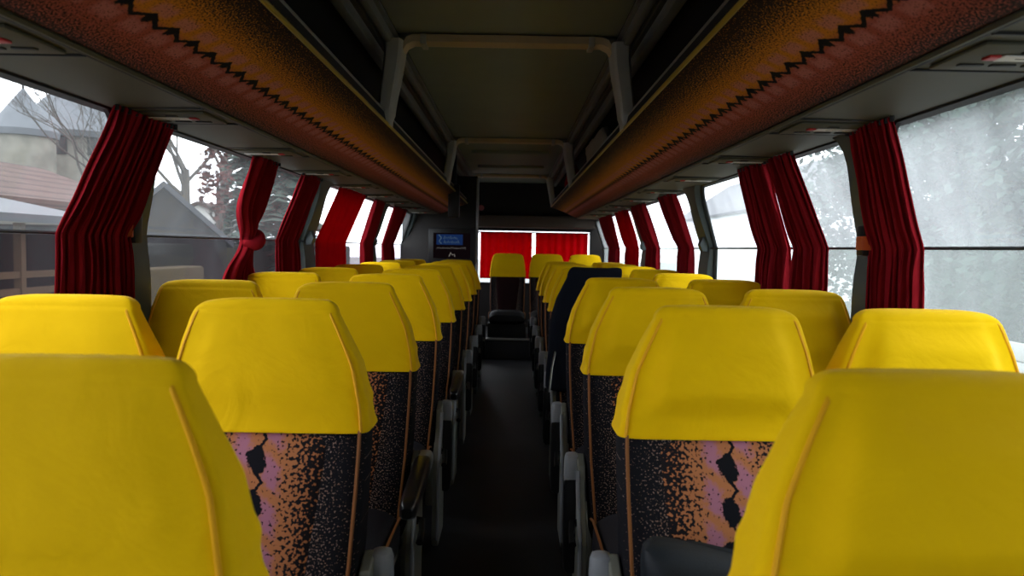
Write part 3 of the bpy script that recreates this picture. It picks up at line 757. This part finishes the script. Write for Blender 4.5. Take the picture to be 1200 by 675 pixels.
lt = emit('pale_blue_lettering', (.25, .42, .62), .045)
scribble(7, .040, .15, (-.09, -.0072, .072), lt, 1)
scribble(8, .038, .17, (-.09, -.0072, .024), lt, 2)
scribble(17, .022, .32, (-.165, -.0072, -.035), emit('grey_lettering', (.5, .48, .46), .06), 3)
m = MB(); m.tube([(-.145, -.0065, .12), (-.115, -.0065, .085), (-.14, -.0065, .05), (-.115, -.0065, .02)], .006, 6); m.build('emblem', lt, TV)
m = MB(); m.tube([(-.03, -.0065, -.12), (-.01, -.0065, -.075), (.005, -.0065, -.10), (.03, -.0065, -.095), (.035, -.0065, -.12)], .005, 6); m.build('emblem', emit('pale_emblem', (.5, .45, .4), .07), TV)
# folded overhead monitor under the left rack
mp = at_y(532, 232, 6.3)
mo = empty('overhead_monitor', (mp.x, 6.3, mp.z), 'black folded monitor hanging from the ceiling rail at the far left', 'monitor')
m = MB(); m.box((-.05, -.03, -.17), (.05, .03, .12), .012); m.build('housing', MAT['black'], mo)
m = MB(); m.box((-.02, -.015, .11), (.02, .015, ZC - .03 - mp.z), .004); m.build('hanger', MAT['black'], mo)
# emergency hammers on the pillars
for s, lab in ((-1, 'orange emergency hammer box on the left pillar beside the broad curtain'), (1, 'orange emergency hammer box on the right pillar beside the nearest curtain')):
    h = empty('hammer_box', (s * (XW - .065), 2.24 if s < 0 else 2.27, EYE + .045), lab, 'emergency hammer', 'emergency hammers')
    m = MB(); m.box((-.022, -.022, -.05), (.022, .022, .045), .006); m.build('holder', MAT['black'], h)
    m = MB(); m.box((-.027, -.026, -.032), (.015, .015, .012), .004); m.build('hammer', MAT['hammer'], h)
for s in (-1, 1):
    for y, nm in ((4.21, 'second'), (6.15, 'third')):
        m = MB(); m.prism([(0, -.05), (.03, -.045), (.045, -.01), (.03, .03), (.01, .06), (0, .07)], 'y', -.03, .03)
        for v in m.v: v.x *= -s
        o = m.build('coat_hook', MAT['pillar']); o.location = (s * (XW - .046), y, EYE + .05)
        tag(o, 'dark coat hook on the %s pillar of the %s windows' % (nm, 'left' if s < 0 else 'right'), 'coat hook', 'pillar coat hooks')
m = MB(); p = at_y(564, 243.5, Y1 - .27); m.tube([(p.x, Y1 - .25, p.z), (p.x, Y1 - .29, p.z)], .035, 16); o = m.build('indicator_lamp', plain('pink_lens', (.30, .08, .08), .4)); tag(o, 'small round pink lamp high on the rear header', 'lamp')
# things lying in the racks
def crumple(name, c, sz, mat, label, cat, seed):
    m = MB(); nu, nv = 40, 24; rings = []
    for j in range(1, nv):
        th = PI * j / nv; r = []
        for i in range(nu):
            a = 2 * PI * i / nu; d = Vector((math.sin(th) * math.cos(a), math.sin(th) * math.sin(a), math.cos(th)))
            k = 1 + .28 * mnoise.noise(d * 1.6 + Vector((seed, 0, 0))) + .16 * mnoise.ridged_multi_fractal(d * 2.2 + Vector((0, seed, 0)), 1, 2, 4, 1, 2) * .5
            p = Vector((d.x * sz[0], d.y * sz[1], d.z * sz[2])) * k; p.z = max(p.z, -sz[2] * .62); r.append(p)
        rings.append(r)
    m.loft(rings); o = m.build(name, mat); o.location = c; return tag(o, label, cat)
crumple('cloth_bag', (.62, 4.7, EYE + .60), (.10, .34, .16), MAT['beige'], 'crumpled beige cloth bag lying in the right luggage rack', 'bag', 3.3)
crumple('red_cloth', (.565, 6.5, EYE + .585), (.06, .22, .15), MAT['redcloth'], 'red cloth bundle behind the beige bag in the right rack', 'cloth', 5.1)
crumple('red_bundle', (-.60, 1.60, EYE + .62), (.09, .14, .18), MAT['redcloth'], 'red bundle in the left luggage rack at the top of the picture', 'cloth', 8.2)

# ------------------------------------------------------------------ outside
GZ = -1.25
m = MB(); m.box((-140, -60, GZ - .3), (140, 160, GZ)); struct(m.build('ground', plain('grey_wet_ground', (.16, .16, .15), .9, var=.3, scale=.3)))
stone = plain('pale_tower_stone', (.135, .128, .105), .9, var=.6, scale=1.6, bump=.3, bscale=4)
slate = plain('grey_slate_roof', (.085, .092, .10), .8, var=.2, scale=2.5)
def make_tiles():
    t = NT('weathered_red_tiles'); co = t.n('ShaderNodeTexCoord').outputs['Object']; sx = t.n('ShaderNodeSeparateXYZ'); t.t.links.new(co, sx.inputs[0])
    row = t.M('FRACT', t.M('MULTIPLY', sx.outputs[2], 5.5)); edge = t.ramp(row, .0, .35)
    c = t.mix(t.noise(1.6, detail=5), (.040, .022, .018), (.085, .052, .042)); c = t.mix(edge, (.022, .013, .011), c)
    return t.done(t.bsdf(c, .9, .2))
tile = make_tiles()
wood_d = plain('dark_weathered_boards', (.012, .010, .010), .9, var=.35, scale=2)
wood_l = plain('yellow_timber', (.09, .055, .022), .8, var=.2)
greyroof = plain('grey_shed_roof', (.032, .034, .040), .6, var=.15)
white_w = plain('white_plaster', (.45, .44, .42), .9, var=.08)
barkm = plain('grey_bark', (.05, .043, .036), .9, var=.3)
con = plain('dark_conifer_needles', (.020, .034, .025), .9, var=.4, scale=1.5)
leafm = plain('grey_green_leaves', (.028, .055, .040), .8, var=.5, scale=1.2)
brownl = plain('russet_leaves', (.06, .022, .018), .9, var=.4, scale=1.5)
hedge = plain('dull_hedge', (.008, .0095, .005), .9, var=.4, scale=1.5)
ochre = plain('ochre_wall', (.05, .038, .010), .9, var=.2)
lawn = plain('green_lawn', (.035, .065, .032), .95, var=.3, scale=.8)
def cyl(m, c, r0, r1, z0, z1, n=40):
    m.loft([[Vector((c[0] + r * math.cos(2 * PI * k / n), c[1] + r * math.sin(2 * PI * k / n), z)) for k in range(n)] for r, z in ((r0, z0), (r1, z1))])
def tower(name, px, halfpx, eave_py, apex_py, Y, label, wins=()):
    c = at_y(px, eave_py, Y); R = halfpx * Y / F; zt = at_y(px, apex_py, Y).z
    root = empty(name, (c.x, Y, GZ), label, 'tower')
    m = MB(); cyl(m, (0, 0), R * .93, R * .93, 0, c.z - GZ + .2); m.build('wall', stone, root)
    m = MB(); cyl(m, (0, 0), R * 1.06, .02, c.z - GZ, zt - GZ); cyl(m, (0, 0), R * 1.02, R * 1.06, c.z - GZ - .25, c.z - GZ); m.build('roof', slate, root)
    m = MB(); m.tube([(0, 0, zt - GZ - .3), (0, 0, zt - GZ + 1.0)], .05, 6); m.build('finial', MAT['black'], root)
    for (wx, wy) in wins:
        yy = 0
        for _ in range(8):
            q = at_y(wx, wy, Y + yy); dx = q.x - c.x; yy = -math.sqrt(max(0, (R * .93) ** 2 - dx * dx))
        m = MB(); m.box((dx - .28, yy - .06, q.z - GZ - .45), (dx + .28, yy + .5, q.z - GZ + .45), .03); m.build('window', MAT['black'], root)
tower('round_tower', 100, 74, 163, 76, 34, 'broad round stone tower with a cone roof seen through the left window', ((70, 168), (106, 170)))
tower('turret', 28, 34, 154, 103, 29, 'small turret with a pointed roof left of the broad tower')
# tiled house behind the shed
def gable_house(name, x0, x1, y0, y1, z_e, z_r, wallm, roofm, label, ridge='y', cat='house', over=.35):
    root = empty(name, ((x0 + x1) / 2, (y0 + y1) / 2, GZ), label, cat); ox, oy = (x0 + x1) / 2, (y0 + y1) / 2
    hx, hy = (x1 - x0) / 2, (y1 - y0) / 2; e, r = z_e - GZ, z_r - GZ
    m = MB()
    if ridge == 'y': m.prism([(-hx, 0), (hx, 0), (hx, e), (0, r), (-hx, e)], 'y', -hy, hy)
    else:
        m.prism([(-hy, 0), (hy, 0), (hy, e), (0, r), (-hy, e)], 'x', -hx, hx)
    m.build('wall', wallm, root, smooth=False)
    sl = (r - e) / (hx if ridge == 'y' else hy); h = hx if ridge == 'y' else hy
    m = MB()
    poly = [(-h - over, e - sl * over + .02), (0, r + .02), (h + over, e - sl * over + .02), (h + over, e - sl * over + .2), (0, r + .2), (-h - over, e - sl * over + .2)]
    if ridge == 'y': m.prism(poly, 'y', -hy - over, hy + over)
    else: m.prism(poly, 'x', -hx - over, hx + over)
    m.build('roof', roofm, root, smooth=False)
    return root
a = at_x(0, 208, -13); b = at_x(105, 236, -11)
gable_house('tiled_house', -16.5, -10.6, 6, 20.5, at_x(60, 240, -10.6).z, at_x(40, 204, -13.5).z, stone, tile, 'low house with weathered red tile roof in front of the tower')
# open shed with timber shelves
sx = -7.2; z_e = at_x(45, 262, sx).z; z_r = at_x(40, 236, sx - 1.6).z
y0s, y1s = 6.5, at_x(88, 260, sx).y
root = empty('open_shed', (sx - 1.4, (y0s + y1s) / 2, GZ), 'grey-roofed open shed with timber shelf frames at the left edge', 'shed')
oy = (y0s + y1s) / 2
m = MB(); m.prism([(1.7, z_e - GZ), (-1.6, z_r - GZ + .15), (-1.6, z_r - GZ + .3), (1.7, z_e - GZ + .12)], 'y', y0s - oy - .3, y1s - oy + .3); m.build('roof', greyroof, root, smooth=False)
m = MB(); m.box((-1.5, y0s - oy, 0), (-1.35, y1s - oy, z_r - GZ)); m.box((-1.5, y1s - oy - .1, 0), (1.3, y1s - oy, z_e - GZ)); m.build('back_wall', wood_d, root)
m = MB()
for yy in [y0s - oy + .1 + i * (y1s - y0s - .3) / 5 for i in range(6)]: m.box((1.25, yy - .05, 0), (1.37, yy + .05, z_e - GZ))
for zz in (.9, 1.75, 2.0): m.box((1.27, y0s - oy, zz - .05), (1.35, y1s - oy, zz + .05))
m.build('timber_frame', wood_l, root)
# gabled barn and white house
pa = at_y(192, 212, 20); pr = at_y(250, 276, 20); pl = at_y(150, 262, 20)
hx = pr.x - pa.x
bw_ = (pr - pa).length * .80; pd = Vector((pa.x - CX, 20, 0)).normalized()
bn = gable_house('gabled_barn', -bw_, bw_, 0, 7, pr.z - .2, pa.z - .2, wood_d, greyroof, 'dark gabled barn with a grey roof left of the white house', 'y', 'barn', .18)
bn.rotation_euler.z = math.atan2(-pd.x, pd.y) ; bn.location = (pa.x + pd.x * 3.5, 20 + pd.y * 3.5, GZ)
p0 = at_y(219, 241, 38); p1 = at_y(246, 275, 38)
gable_house('white_house', p0.x, p1.x, 38, 42, p0.z - .2, p0.z + .05, white_w, tile, 'small white plastered house behind the gabled barn', 'y', 'house', .15)
m = MB(); p0 = at_x(172, 285, -9); p1 = at_x(345, 285, -9); m.box((-9.6, p0.y - 1, GZ), (-9, 40, at_x(200, 281, -9).z - .1), .1); o = m.build('hedge', hedge); tag(o, 'long clipped dull green hedge below the barn', 'hedge')
m = MB(); q = at_x(165, 318, -7.5); m.box((-8.2, q.y - .5, GZ), (-7.6, at_x(245, 318, -7.5).y, at_x(205, 314, -7.5).z), .08); o = m.build('low_wall', ochre); tag(o, 'low ochre wall in front of the hedge', 'wall')
def branch(m, p, d, L, r, depth, rnd, spread=.65):
    pts = [p]; q = p.copy(); dd = d.copy(); n = 5
    for i in range(n):
        dd = (dd + Vector((rnd.uniform(-.25, .25), rnd.uniform(-.25, .25), rnd.uniform(-.12, .2)))).normalized(); q = q + dd * L / n; pts.append(q.copy())
    m.tube(pts, [r * (1 - .45 * i / n) for i in range(n + 1)], 5)
    if depth:
        for k in range(3 if depth > 1 else 2):
            i = rnd.randint(1, n); nd = (dd + Vector((rnd.uniform(-1, 1), rnd.uniform(-1, 1), rnd.uniform(-.2, .7))) * spread).normalized()
            branch(m, pts[i], nd, L * rnd.uniform(.55, .8), r * .5, depth - 1, rnd, spread)
def bare_tree(x, y, h, label, seed):
    rnd = random.Random(seed); root = empty('bare_tree', (x, y, GZ), label, 'tree', 'trees outside')
    m = MB(); m.tube([(0, 0, 0), (.1, 0, h * .2), (.05, .05, h * .4)], [h * .022, h * .018, h * .015], 8); m.build('trunk', barkm, root)
    m = MB()
    for k in range(5): branch(m, Vector((.05, .05, h * (.30 + .025 * k))), Vector((rnd.uniform(-.8, .8), rnd.uniform(-.8, .8), .8)).normalized(), h * .34, h * .007, 5, rnd, .85)
    m.build('branches', barkm, root)
q = at_y(216, 240, 46); bare_tree(q.x, 46, 18, 'bare leafless tree rising behind the gabled barn', 4)
q = at_y(112, 240, 25); bare_tree(q.x, 25, 9, 'bare leafless tree in front of the round tower', 11)
q = at_y(262, 240, 64); bare_tree(q.x, 64, 25, 'tall bare tree beside the knotted curtain', 17)
def conifer(x, y, h, r, mat, label, seed):
    rnd = random.Random(seed); root = empty('conifer', (x, y, GZ), label, 'tree', 'trees outside')
    m = MB(); m.tube([(0, 0, 0), (0, 0, h * .95)], [h * .018, .02], 6); m.build('trunk', barkm, root)
    m = MB()
    for k in range(int(h * 20)):
        t = rnd.random() ** .8; z = h * (.12 + .88 * t); R = r * (1 - t) ** .8 * rnd.uniform(.6, 1.05) + .1; a = rnd.uniform(0, 2 * PI)
        d = Vector((math.cos(a), math.sin(a), 0)); w = Vector((-d.y, d.x, 0)); n = 5
        for q in range(n):
            f0 = (q + .3) / n; c = d * R * f0 + Vector((0, 0, z - .35 * R * f0 ** 2)); s_ = R * .16 * rnd.uniform(.7, 1.3) + .05
            v = [c - w * s_ * 1.4 + Vector((0, 0, rnd.uniform(-.2, .05))), c + d * s_ * 1.2, c + w * s_ * 1.4 + Vector((0, 0, rnd.uniform(-.2, .05))), c - d * s_ * .9 + Vector((0, 0, .08)), c + Vector((0, 0, .12))]
            m.add(v, [[0, 1, 4], [1, 2, 4], [2, 3, 4], [3, 0, 4], [0, 3, 2, 1]])
    m.build('foliage', mat, root, smooth=False)
q = at_y(290, 235, 40); conifer(q.x, 40, 11.5, 2.4, con, 'dark conifer just before the knotted curtain', 3)
q = at_y(333, 240, 26); conifer(q.x, 26, 8.6, 2.3, con, 'conifer seen between the knotted and the dark pleated curtain', 5)
def leafy(x, y, h, r, mat, label, seed, n=5000, z0=.25, ls=.14):
    rnd = random.Random(seed); root = empty('leafy_tree', (x, y, GZ), label, 'tree', 'trees outside')
    m = MB(); m.tube([(0, 0, 0), (.1, .1, h * .35), (0, .1, h * .7)], [h * .03, h * .025, h * .01], 8)
    for k in range(8): branch(m, Vector((.08, .1, h * (.3 + .05 * k))), Vector((rnd.uniform(-1, 1), rnd.uniform(-1, 1), .5)).normalized(), r * .8, h * .009, 2, rnd)
    m.build('trunk', barkm, root)
    m = MB(); cl = []
    for k in range(90):
        while True:
            d = Vector((rnd.uniform(-1, 1), rnd.uniform(-1, 1), rnd.uniform(-1, 1)))
            if d.length < 1: break
        cl.append((Vector((d.x * r, d.y * r, h * (z0 + 1) / 2 + d.z * h * (1 - z0) / 2)), r * rnd.uniform(.18, .34)))
    for k in range(n):
        c, cr = rnd.choice(cl); p = c + Vector((rnd.gauss(0, 1), rnd.gauss(0, 1), rnd.gauss(0, .8))) * cr * .6
        u = Vector((rnd.uniform(-1, 1), rnd.uniform(-1, 1), rnd.uniform(-.6, .6))).normalized(); w = u.cross(Vector((rnd.uniform(-1, 1), rnd.uniform(-1, 1), rnd.uniform(-1, 1)))).normalized(); s_ = ls * rnd.uniform(.6, 1.4)
        m.add([p - u * s_, p + w * s_ * .55, p + u * s_, p - w * s_ * .55], [[0, 1, 2, 3]])
    m.build('foliage', mat, root, smooth=False)
q = at_y(254, 230, 33); leafy(q.x, 33, 7.6, .8, brownl, 'russet tree above the white house', 8, 420, .45)
leafy(9.9, 15.8, 9.2, 3.1, leafm, 'large leafy tree behind the fogged nearest right window', 31, 30000, .02, .10)
leafy(9.4, 9.8, 8.8, 2.8, leafm, 'leafy tree behind the far right edge of the right window', 32, 24000, .02, .09)
leafy(8.6, -1.2, 9, 3.0, leafm, 'leafy tree beside the front of the coach on the right', 33, 9000, .08, .14)
def hedge_mass(name, x, y0, y1, h, label):
    nu, nv = 90, 26; pts = []
    for j in range(nv):
        t = j / (nv - 1)
        for i in range(nu):
            y = y0 + (y1 - y0) * i / (nu - 1); hh = h * (.85 + .25 * mnoise.noise(Vector((y * .35, 3.1, 0))))
            if t < .7: px_, pz = 0, GZ + hh * t / .7
            else: px_, pz = 3.0 * (t - .7) / .3, GZ + hh * (1 - .25 * ((t - .7) / .3) ** 2)
            n = mnoise.noise(Vector((y * .9, pz * .9, 7))) * .7 + mnoise.noise(Vector((y * 3, pz * 3, 2))) * .3
            pts.append((x + px_ - n, y, pz + .3 * n))
    m = MB(); m.grid(pts, nu, nv); n0 = len(m.v)
    m.box((x + .9, y0, GZ), (x + 3, y1, GZ + h * .5))
    o = m.build(name, leafm); tag(o, label, 'hedge')
hedge_mass('tall_hedge', 14.5, 10, 29, 5.2, 'tall dark overgrown hedge behind the leafy trees on the right')
m = MB(); m.box((4.2, -5, GZ), (40, 60, GZ + .06)); o = m.build('lawn', lawn); struct(o)
q = at_x(1185, 398, 5.0)
fz = q.z
wf = empty('white_fence', (5.0, 6.2, GZ), 'white boarded fence at the bottom right outside the window', 'fence')
m = MB()
for k in range(9):
    z = k * (fz - GZ) / 9; m.box((-.02, -3.6, z), (.02, 2.2, z + (fz - GZ) / 9 - .02), .004)
m.build('boards', white_w, wf)
for k in range(4):
    m = MB(); m.box((.02, -3.5 + k * 1.85, 0), (.12, -3.4 + k * 1.85, fz - GZ)); m.build('post', white_w, wf)
gable_house('pale_house', 16, 26, 37, 70, 4.2, 7.5, plain('bright_white_plaster', (.75, .76, .78), .9, var=.05), greyroof, 'pale house behind the fogged right windows further back', 'y')

# ------------------------------------------------------------------ light
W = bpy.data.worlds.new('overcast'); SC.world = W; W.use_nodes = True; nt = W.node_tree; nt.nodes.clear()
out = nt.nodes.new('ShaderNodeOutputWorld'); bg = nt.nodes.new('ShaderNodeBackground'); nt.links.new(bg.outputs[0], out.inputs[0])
tcn = nt.nodes.new('ShaderNodeTexCoord'); sp = nt.nodes.new('ShaderNodeSeparateXYZ'); nt.links.new(tcn.outputs['Generated'], sp.inputs[0])
mr = nt.nodes.new('ShaderNodeMapRange'); nt.links.new(sp.outputs[2], mr.inputs[0]); mr.inputs[1].default_value = -.05; mr.inputs[2].default_value = .9; mr.inputs[3].default_value = 0; mr.inputs[4].default_value = 1
mx = nt.nodes.new('ShaderNodeMix'); mx.data_type = 'RGBA'; nt.links.new(mr.outputs[0], mx.inputs[0]); mx.inputs[6].default_value = (.86, .90, .94, 1); mx.inputs[7].default_value = (1, 1.02, 1.05, 1)
nt.links.new(mx.outputs[2], bg.inputs[0]); 
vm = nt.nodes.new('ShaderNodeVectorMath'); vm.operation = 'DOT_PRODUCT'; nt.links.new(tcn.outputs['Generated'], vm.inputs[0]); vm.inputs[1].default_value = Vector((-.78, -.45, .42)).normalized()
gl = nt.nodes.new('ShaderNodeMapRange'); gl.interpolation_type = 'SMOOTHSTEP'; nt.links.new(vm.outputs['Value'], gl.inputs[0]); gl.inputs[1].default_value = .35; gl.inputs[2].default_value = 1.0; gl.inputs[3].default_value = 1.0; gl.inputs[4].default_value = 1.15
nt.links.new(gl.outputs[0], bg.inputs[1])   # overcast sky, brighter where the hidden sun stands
vs = SC.view_settings; vs.view_transform = 'Standard'; vs.look = 'None'; vs.exposure = 2.22; vs.gamma = 1; vs.use_curve_mapping = False
SC.display_settings.display_device = 'sRGB'
SC.cycles.max_bounces = 10; SC.cycles.diffuse_bounces = 5; SC.cycles.transparent_max_bounces = 16
SC.cycles.sample_clamp_indirect = 6
